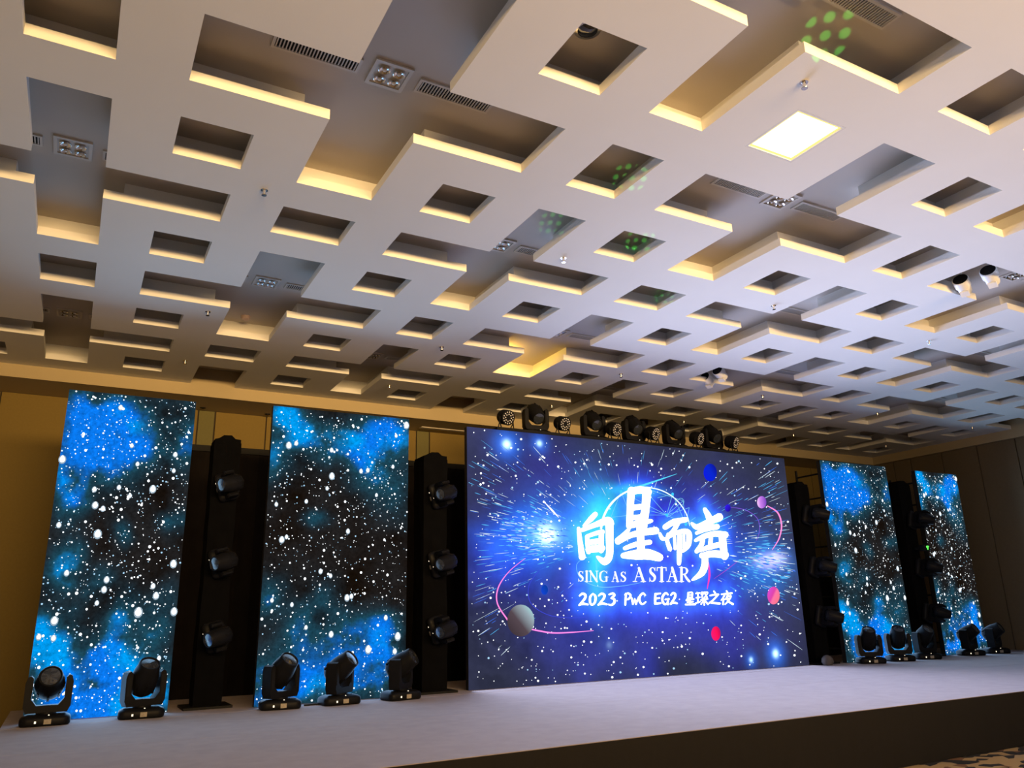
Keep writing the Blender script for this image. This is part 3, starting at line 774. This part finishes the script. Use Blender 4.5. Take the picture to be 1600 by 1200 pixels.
# ------------------------------------------------------------------ stage fixtures
def arm_profile():
    o = [(-.20,.13),(-.228,.19),(-.232,.44),(-.215,.50),(-.185,.515),(-.158,.49),(-.158,.27),(-.105,.205),(.105,.205),(.158,.27),(.158,.49),(.185,.515),(.215,.50),(.232,.44),(.228,.19),(.20,.13)]
    return o
def moving_head_proto(display=True):
    root = empty('moving_head_light')
    base = MB().loft(.245,.172,.075,[(0,.93),(.012,.98),(.03,1.0),(.072,1.0),(.09,.96),(.104,.86),(.116,.72)]).build('base', M_BLACK, root, smooth=True)
    if display:
        MB().box(-.01,.06,-.1745,-.168,.022,.072).build('display', M_DISPLAY, base)
        MB().box(-.10,-.082,-.174,-.168,.035,.058).build('status_lamp', E_DOT, base)
        MB().lathe([(.008,-.006),(.008,0)], 8, Matrix.Translation((0.03,-.142,.108)) @ Matrix.Rotation(math.pi/2,4,'X')).build('indicator', E_DOT, base)
    y = MB().extrude(arm_profile(), -.075, .075, 'y').lathe([(.10,.10),(.10,.135)], 20)
    yoke = y.build('yoke', M_BLACK, root, smooth=True)
    for s in (-1, 1):
        MB().box(s*.192-.022, s*.192+.022, -.079, -.075, .24, .46).build('yoke_trim', M_BLACK2, yoke)
    pivot = empty('tmp')
    COLprof = [(.04,-.205),(.095,-.195),(.132,-.16),(.149,-.09),(.149,.02),(.138,.09),(.122,.16),(.120,.195),(.112,.21),(.102,.21),(.096,.196),(.002,.192)]
    head = MB().lathe(COLprof, 24)
    for k in range(8):
        a = k*math.pi/4
        head.box(.13,.154,-.012,.012,-.14,-.02, Matrix.Rotation(a,4,'Z'))
    head = head.build('head', M_BLACK, root, smooth=True)
    MB().lathe([(.001,.208),(.05,.205),(.095,.199)], 20, cap=False).build('lens', M_LENS, head, smooth=True)
    bpy.data.objects.remove(pivot)
    head.location = (0, 0, .43)
    return root
PROTO = moving_head_proto()
used = [False]
def moving_head(loc, rot, tilt, label, group, scale=1.0):
    o = PROTO if not used[0] else copy_tree(PROTO)
    used[0] = True
    o.location = loc; o.rotation_euler = rot; o.scale = (scale,)*3
    for ch in o.children:
        if ch.name.startswith('head'): ch.rotation_euler = (math.radians(tilt), 0, 0)
    tag(o, label, 'stage light', group)
    return o
def rz(d): return (0, 0, math.radians(d))
heads = [  # pixel of base centre on the deck, depth, turn of the base, pan of the yoke, tilt of the head
 (70, 1128, 10.62, 0, 0, 66, 'moving-head light before the bottom left corner of the leftmost screen'),
 (220, 1119, 10.62, -4, 16, 36, 'moving-head light before the bottom right corner of the leftmost screen'),
 (437, 1103, 10.42, -6, 28, 44, 'moving-head light before the lower left corner of the second screen'),
 (530, 1095, 10.42, 4, 44, 52, 'moving-head light before the bottom middle of the second screen, cable behind it'),
 (626, 1085, 10.42, 10, 46, 58, 'moving-head light before the bottom right corner of the second screen'),
 (1361, 1034, 10.36, -30, -30, 30, 'left moving-head light before the tall screen nearest right of the big one'),
 (1407, 1030, 10.36, -30, -34, 34, 'right moving-head light before the tall screen nearest right of the big one'),
 (1448, 1026, 10.36, -30, -10, 46, 'moving-head light on stage in the dark gap between both right-hand tall screens'),
 (1517, 1020, 10.42, -30, 10, 58, 'moving-head light before the rightmost screen'),
 (1556, 1016.5, 10.42, -30, 14, 60, 'moving-head light on stage against the right wall')]
for (px, py, y, yaw, pan, tilt, lab) in heads:
    q = at(px, py, y)
    o = moving_head((q.x, y, STZ), rz(yaw), tilt, lab, 'moving heads along the stage floor', 1.0)
    for ch in o.children:
        if ch.name.startswith('yoke'): ch.rotation_euler = rz(pan-yaw)
        if ch.name.startswith('head'): ch.rotation_euler = (math.radians(tilt), 0, math.radians(pan-yaw))
# cable between two of them
cp = [atz(*c, STZ+.012) for c in ((468,1099.4),(474,1098.6),(482,1097.6),(489,1096.7))]
cp = [Vector((c.x, min(c.y, 10.5), STZ+.012)) for c in cp]
tag(MB().tube([cp[0]]+[c+Vector((0,.02*math.sin(i*2),0)) for i, c in enumerate(cp[1:])], .012).build('power_cable', M_CABLE), 'black cable lying on the stage in front of the second screen', 'cable')

# rail and fixtures on the top edge of the big screen
x0, x1, y = SCR['main']
RT = SCR_TOP+.05
tag(MB().box(x0+.55, x1-.35, y+.0, y+.04, SCR_TOP+.004, RT).box(x0+.55, x1-.35, y+.04, y+.72, RT-.02, RT).build('top_rail', M_BLACK2), 'black rail along the top edge of the big screen', 'rail')
def par_proto():
    root = empty('par_light')
    M = Matrix.Rotation(math.radians(90), 4, 'X')          # front faces -y
    can = MB().lathe([(.05,-.16),(.10,-.145),(.125,-.09),(.128,.02),(.128,.06),(.12,.065),(.117,.052),(.002,.052)], 22, M).build('can', M_BLACK, root, smooth=True)
    can.location = (0, 0, .20)
    MB().lathe([(.001,.058),(.122,.058)], 22, M, cap=False).build('front_plate', M_BLACK2, can)
    ld = MB()
    spots = [(0.058*math.cos(k*math.pi/4), 0.058*math.sin(k*math.pi/4)) for k in range(8)]
    spots += [(0.096*math.cos(k*math.pi/7+.2), 0.096*math.sin(k*math.pi/7+.2)) for k in range(14)]
    for (a, b) in spots:
        ld.lathe([(.0120,.058),(.009,.065)], 6, M @ Matrix.Translation((a, b, 0)))
    ld.build('led_lenses', M_LEDLENS, can)['kind'] = 'stuff'
    for s in (-1, 1):
        MB().tube([(s*.135,0,.20),(s*.138,0,.10),(s*.125,-.03,0.0)], .010, 6).build('leg', M_BLACK2, root)
        MB().tube([(s*.138,0,.12),(s*.120,.09,0.0)], .009, 6).build('leg', M_BLACK2, root)
    MB().box(-.13,.13,-.04,.10,0,.008).build('foot_plate', M_BLACK2, root)
    return root
PAR = par_proto(); pused = [False]
parx = [6.05, 7.163, 8.258, 9.137, 10.216, 11.116]; mhx = [6.52, 7.68, 8.56, 9.48, 10.42]
pos = ['leftmost', 'second', 'third', 'fourth', 'fifth', 'rightmost']
for k, x in enumerate(parx):
    o = PAR if not pused[0] else copy_tree(PAR); pused[0] = True
    o.location = (x, y+.15, RT+.014); o.rotation_euler = rz(8+3*k)
    for ch in o.children:
        if ch.name.startswith('can'): ch.rotation_euler = (math.radians(18), 0, 0)
    lab = ('%s round LED par can on top of the big screen' % pos[k]) if k in (0, 5) else ('round LED par can, %s from left on top of the big screen' % pos[k])
    tag(o, lab, 'stage light', 'par cans on top of the big screen')
for k, x in enumerate(mhx):
    lab = ['moving-head light on top of the big screen, nearest its left corner', 'second moving-head light from the left on top of the big screen', 'middle moving-head light on top of the big screen',
           'fourth moving-head light from the left on top of the big screen', 'moving-head light on top of the big screen, the one furthest right'][k]
    moving_head((x*(1+.46/y), y+.46, RT+.001), rz(-8+2*k), 128, lab, 'moving heads on top of the big screen', .98)

# truss towers in black sleeves, each with three hung moving heads
def tower(cx, cy, wdt, ztop, label):
    root = empty('truss_tower', (cx, cy, STZ))
    h = ztop-STZ; mb = MB(); n = 24; per = 24
    r2 = random.Random(int(cx*10))
    for i in range(n+1):
        z = .03+(h-.10)*i/n
        for k in range(per):
            t = k/per*4; sd = int(t); f = t-sd; a = wdt/2
            x, yy = [(-a+2*a*f, -a), (a, -a+2*a*f), (a-2*a*f, a), (-a, a-2*a*f)][sd]
            wv = .008*math.sin(k*2.1+i*.35)+.005*math.sin(i*1.7+k)
            L = math.hypot(x, yy); mb.v.append((x+x/L*wv, yy+yy/L*wv, z))
    for i in range(n):
        for k in range(per): mb.f.append((i*per+k, i*per+(k+1)%per, (i+1)*per+(k+1)%per, (i+1)*per+k))
    mb.build('cloth_sleeve', M_CLOTH, root, smooth=True)
    a = wdt/2
    tp = MB().extrude([(-a,h-.09),(a,h-.09),(a,h-.02),(a*.55,h-.012),(a*.25,h+.035),(-a*.35,h+.03),(-a*.7,h-.015),(-a,h-.03)], -a, a, 'y')
    tp.build('sleeve_top', M_CLOTH, root)
    MB().box(-a-.12, a+.12, -a-.12, a+.12, 0, .03).build('base_plate', M_BLACK2, root)
    return tag(root, label, 'truss tower', 'black truss towers between the screens')
TW = [('t1', 1.70, 11.25, .34, CAMZ+2.41, 'black cloth-wrapped truss tower between the two left-hand tall screens', 1),
      ('t2', 4.70, 11.05, .38, CAMZ+2.36, 'black cloth-wrapped truss tower left of the big screen', 1),
      ('t3', 12.66, 11.05, .38, CAMZ+2.37, 'black cloth-wrapped truss tower right of the big screen', 1),
      ('t4', 15.80, 10.98, .40, CAMZ+2.56, 'black cloth-wrapped truss tower between the two right-hand tall screens', 1)]
where = ['between the two left-hand tall screens', 'left of the big screen', 'right of the big screen', 'between the two right-hand tall screens']
for k, (nm, cx, cy, wd, zt, lab, _) in enumerate(TW):
    tower(cx, cy, wd, zt, lab)
    for q, z in enumerate((CAMZ+1.72, CAMZ+.72, CAMZ-.20)):
        lev = ['top', 'middle', 'bottom'][q]
        # hung sideways on the tower face: base against the sleeve, head reaching out to the front
        moving_head((cx+.02, cy-wd/2-.03, z), (math.radians(90), math.radians(75 if k < 2 else -70), 0), 62 if k < 2 else 50,
                    '%s moving-head light hung on the tower %s' % (lev, where[k]), 'moving heads hung on the towers', .78)

# ladder frames that carry the two right-hand screens, seen past their left edges
for key, lab in (('p3', 'black ladder frame behind the screen right of the big screen'), ('p4', 'black ladder frame behind the rightmost screen')):
    a0, a1, yy = SCR[key]
    root2 = empty('ladder_frame', (a0+.10, yy+.1, STZ))
    hh = SCR_TOP-STZ
    MB().tube([(0,.04,0),(0,.04,hh-.06)], .025).build('pole', M_BLACK2, root2)
    MB().tube([(0,.62,0),(0,.62,hh-.10)], .025).build('pole', M_BLACK2, root2)
    for k in range(8):
        z = .25+k*(hh-.5)/7
        MB().tube([(0,.04,z),(0,.62,z)], .018, 6).build('rung', M_BLACK2, root2)
    tag(root2, lab, 'frame')

# small effect projector with its green beam, on the tower by the rightmost screen
gp = at(1445, 856, 10.45)
root3 = empty('green_effect_light', (gp.x, gp.y, gp.z))
MB().rbox(-.08,.08,-.06,.10,-.06,.06,.02).build('housing', M_BLACK, root3, smooth=True)
b = MB()
for (a, c) in ((-.022,.016),(.02,.020),(0,-.022)):
    b.lathe([(.022,-.064),(.012,-.070)], 10, Matrix.Translation((a,0,c)) @ Matrix.Rotation(0,4,'X') @ Matrix(((1,0,0,0),(0,0,1,0),(0,-1,0,0),(0,0,0,1))))
b.build('lens', E_GREEN, root3)
MB().box(-.02,.02,.10,.22,-.02,.02).build('bracket', M_BLACK2, root3)
tag(root3, 'small effect light glowing green beside the rightmost screen', 'stage light')
wp = at(1293, 1033, 10.6)
wb = MB().lathe([(.02,0),(.085,.01),(.11,.06),(.10,.12),(.06,.165),(.02,.18)], 16)
o = wb.build('cloth_bundle', mat('pale_cloth', (.10,.09,.085), .9, noise=.3, nscale=14), None, smooth=True); o.location = (wp.x, wp.y, STZ)
tag(o, 'small pale bundle on the stage at the right foot of the big screen', 'bundle')

# ------------------------------------------------------------------ ceiling fittings
def on_screen(p, mg=60):
    x, y = pix(p); return -mg < x < 1600+mg and -mg < y < 1200+mg
# four-lamp downlights and air grilles in the cross recesses
def downlight_proto():
    root = empty('recessed_downlight')
    s = .155
    f = MB()
    for (a0,a1,b0,b1) in ((-s,s,-s,-s+.03),(-s,s,s-.03,s),(-s,-s+.03,-s+.03,s-.03),(s-.03,s,-s+.03,s-.03)): f.box(a0,a1,b0,b1,-.018,0)
    f.build('frame', M_GRILLEF, root)
    MB().box(-s+.03,s-.03,-s+.03,s-.03,-.008,0).build('back_plate', M_GRILLEF, root)
    for a in (-.06,.06):
        for b in (-.06,.06):
            cup = MB().lathe([(.048,-.024),(.044,-.026),(.03,-.012),(.012,-.009)], 16, Matrix.Translation((a,b,0)), cap=False).build('lamp_cup', M_CHROME, root, smooth=True)
            MB().lathe([(.004,-.032),(.015,-.026),(.018,-.016),(.012,-.009)], 10, Matrix.Translation((a,b,0))).build('bulb', M_BULB, cup, smooth=True)
    return root
def grille_proto():
    root = empty('air_grille')
    hx, hy = .335, .085
    f = MB()
    for (a0,a1,b0,b1) in ((-hx,hx,-hy,-hy+.022),(-hx,hx,hy-.022,hy),(-hx,-hx+.022,-hy+.022,hy-.022),(hx-.022,hx,-hy+.022,hy-.022)): f.box(a0,a1,b0,b1,-.016,0)
    f.build('frame', M_GRILLEF, root)
    MB().box(-hx+.02,hx-.02,-hy+.02,hy-.02,-.004,0).build('void', M_DARK, root)
    sl = MB(); n = 25
    for k in range(n):
        x = -hx+.034+(2*hx-.068)*k/(n-1)
        sl.box(x-.0045,x+.0045,-hy+.02,hy-.02,-.014,-.004)
    sl.build('slats', M_SLAT, root)['kind'] = 'stuff'
    return root
DL, GR = downlight_proto(), grille_proto(); first = {'d': True, 'g': True}
rows = {}
for (i, j) in crosses:
    c = Vector(((sx(i,0)+sx(i,1))/2, (sy(j,0)+sy(j,1))/2, CZ))
    if c.x > XR-.5 or c.x < XL+.3 or c.y > YF-.5: continue
    if on_screen(c, 90): rows.setdefault(j, []).append((i, c))
jr = sorted(rows, reverse=True)
for rn, j in enumerate(jr):
    for cn, (i, c) in enumerate(sorted(rows[j], key=lambda q: q[0])):
        spot = '%s ceiling cross from left, %s row from back wall' % (ORD[cn], ORD[rn])
        o = DL if first['d'] else copy_tree(DL); first['d'] = False
        o.location = c; tag(o, 'four-lamp downlight, ' + spot, 'ceiling light', 'four-lamp downlights in the ceiling recesses')
        for s, nm in ((-1, 'left'), (1, 'right')):
            if s < 0 and (i, j) in ((10, 1), (10, 5)): continue      # spotlights hang there instead
            o = GR if first['g'] else copy_tree(GR); first['g'] = False
            o.location = c+Vector((s*.149*H, 0, 0)); tag(o, '%s air grille, %s' % (nm, spot), 'air grille', 'air grilles in the ceiling recesses')
# sprinkler heads under the slab
def sprinkler_proto():
    root = empty('sprinkler_head')
    MB().lathe([(.034,-.004),(.034,0)], 14).build('escutcheon', M_CHROME, root, smooth=True)
    MB().lathe([(.010,-.05),(.013,-.03),(.016,-.004)], 10).build('body', M_CHROME, root, smooth=True)
    MB().lathe([(.024,-.056),(.026,-.052),(.008,-.048)], 12).build('deflector', M_CHROME, root, smooth=True)
    return root
SP = sprinkler_proto(); sfirst = True
srows = [(3.337, 'nearest row'), (6.765, 'second row'), (10.16, 'third row'), (12.40, 'row closest to the back wall')]
for (yy, rn) in srows:
    xs = [x for x in [1.178+3.311*k for k in range(6)] if on_screen((x, yy, SZ), 10)]
    for k, x in enumerate(xs):
        o = SP if sfirst else copy_tree(SP); sfirst = False
        o.location = (x, yy, SZ); tag(o, 'chrome ceiling sprinkler, %s from left in the %s' % (ORD[k], rn), 'sprinkler', 'sprinkler heads on the ceiling')
p = atz(384, 494, CZ)
o = MB().lathe([(.03,-.055),(.055,-.045),(.06,-.02),(.065,0)], 18).build('smoke_detector', mat('detector_plastic', (.62,.45,.36), .5, noise=.1), None, True)
o.location = (p.x, p.y, CZ); tag(o, 'round pinkish smoke detector inside a dark cross recess above the second screen', 'smoke detector')
p = atz(918, 46, CZ)
o = empty('round_downlight', (p.x, p.y, CZ))
MB().lathe([(.075,-.010),(.10,-.006),(.105,0)], 24, cap=False).build('ring', M_CHROME, o, True)
MB().lathe([(.002,-.022),(.05,-.018),(.078,-.006)], 20, cap=False).build('glass', M_LENS, o, True)
tag(o, 'round unlit downlight inside the square opening at the top centre', 'ceiling light')

# lit panel flush in one of the square openings
lx0, lx1, ly0, ly1 = sx(5,0), sx(5,1), sy(0,0), sy(0,1)
lamp = empty('light_panel', ((lx0+lx1)/2, (ly0+ly1)/2, SZ))
a, b2 = (lx1-lx0)/2-.002, (ly1-ly0)/2-.002
f = MB()
for (p0,p1,q0,q1) in ((-a,a,-b2,-b2+.018),(-a,a,b2-.018,b2),(-a,-a+.018,-b2+.018,b2-.018),(a-.018,a,-b2+.018,b2-.018)): f.box(p0,p1,q0,q1,.0,.05)
f.build('frame', M_WHITE, lamp)
e_ = MB()
for (p0,p1,q0,q1) in ((-a+.018,a-.018,-b2+.018,-b2+.04),(-a+.018,a-.018,b2-.04,b2-.018),(-a+.018,-a+.04,-b2+.04,b2-.04),(a-.04,a-.018,-b2+.04,b2-.04)): e_.box(p0,p1,q0,q1,.010,.03)
e_.build('glow_rim', emit('warm_glow_rim', (1.0, .78, .25), 1.25), lamp)  # added emissive ring that paints the yellow glow round the panel's bright centre
MB().box(-a+.04,a-.04,-b2+.04,b2-.04,.012,.03).build('diffuser', emit('warm_diffuser', (1.0, .80, .45), 5.0, True), lamp)
tag(lamp, 'bright warm square light panel flush with the ceiling', 'ceiling light')

# white spotlights hung in pairs in two cross arms
def spotlight(loc, direction, label):
    root = empty('white_spotlight', loc, (0,0,0))
    q = Vector(direction).to_track_quat('Z', 'Y').to_matrix().to_4x4() @ Matrix.Scale(.84, 4)
    can = MB().lathe([(.05,-.15),(.085,-.14),(.095,-.10),(.095,-.02),(.115,.0),(.118,.13),(.106,.14),(.100,.12),(.002,.10)], 20, q).build('can', M_WHITE, root, True)
    MB().lathe([(.002,.103),(.100,.124),(.106,.1405)], 20, q, cap=False).build('black_mouth', M_DARK, can, True)
    MB().box(-.06,.06,-.13,-.10,-.12,-.02, q).build('gear_box', M_WHITE, can)
    z = CZ-loc[2]
    MB().tube([(0,0,.06),(0,0,z-.02)], .014).build('stem', M_WHITE, root)
    MB().lathe([(.06,z-.025),(.06,z)], 16).build('ceiling_plate', M_WHITE, root, True)
    tag(root, label, 'spotlight', 'white spotlights hung in the ceiling')
for (px, py, lab) in ((1505, 446, 'white spotlight at the upper right of the ceiling, left one of its pair'), (1548, 432, 'white spotlight at the upper right of the ceiling, right one of its pair'),
                      (1106, 594, 'white spotlight hung above the big screen, left one of its pair'), (1126, 584, 'white spotlight hung above the big screen, right one of its pair')):
    p = atz(px, py, SZ+.06)
    spotlight((p.x, p.y, SZ+.06), (-.8, -.25, .45) if px > 1300 else (-.8, -.25, .35), lab)

# ------------------------------------------------------------------ unseen lamps
# cove lamp inside one arm of a cross recess above the big screen
cx, cy = (sx(6,0)+sx(6,1))/2, (sy(6,0)+sy(6,1))/2
cove = empty('cove_lamp', (sx(6,0)-.09, cy, SZ+LIP))
MB().rbox(-.03,.03,-.27,.27,0,.03,.008).build('housing', M_WHITE, cove)
MB().lathe([(.014,-.25),(.014,.25)], 8, Matrix.Translation((0,0,.05)) @ Matrix.Rotation(math.pi/2,4,'X')).build('tube', emit('warm_tube', (1.0,.58,.09), 190.0, True), cove)
tag(cove, 'warm lamp in the glowing yellow ceiling recess above the big screen', 'cove lamp')

# green dot beams thrown up into the ceiling openings by added spots at an assumed, unseen source behind the camera
GP = Vector((1.0, -0.7, 1.05))
def gobo(px, py, half_deg, watts):
    p = atz(px, py, CZ)
    d = bpy.data.lights.new('green_dot_beam', 'SPOT'); d.energy = watts; d.color = (0.12, 1.0, 0.10)
    d.spot_size = math.radians(2*half_deg); d.spot_blend = 0.15; d.shadow_soft_size = 0.004
    d.use_nodes = True; nt = d.node_tree
    em = nt.nodes.get('Emission') or nt.nodes.new('ShaderNodeEmission')
    tc = nt.nodes.new('ShaderNodeTexCoord'); sp = nt.nodes.new('ShaderNodeSeparateXYZ'); nt.links.new(tc.outputs['Normal'], sp.inputs[0])
    cb = nt.nodes.new('ShaderNodeCombineXYZ')
    for k in (0, 1):
        dv = nt.nodes.new('ShaderNodeMath'); dv.operation = 'DIVIDE'; nt.links.new(sp.outputs[k], dv.inputs[0]); nt.links.new(sp.outputs[2], dv.inputs[1]); nt.links.new(dv.outputs[0], cb.inputs[k])
    vo = nt.nodes.new('ShaderNodeTexVoronoi'); vo.inputs['Randomness'].default_value = 0.12; vo.inputs['Scale'].default_value = 1.55/math.tan(math.radians(half_deg))
    nt.links.new(cb.outputs[0], vo.inputs['Vector'])
    mr = nt.nodes.new('ShaderNodeMapRange'); mr.inputs['From Min'].default_value = .24; mr.inputs['From Max'].default_value = .36; mr.inputs['To Min'].default_value = 1; mr.inputs['To Max'].default_value = 0
    nt.links.new(vo.outputs['Distance'], mr.inputs['Value']); nt.links.new(mr.outputs[0], em.inputs['Strength'])
    o = bpy.data.objects.new('green_dot_beam', d); COL.objects.link(o)
    o.location = GP+Vector((0, 0, .02)); o.rotation_euler = (p-GP).to_track_quat('-Z', 'Y').to_euler()
for (px, py, hd, wt) in ((1291, 58, 1.7, 1500), (978, 277, 1.0, 1500), (860, 350, .9, 1500), (994, 377, .85, 2200), (1034, 463, .6, 1800)):
    gobo(px, py, hd, wt)
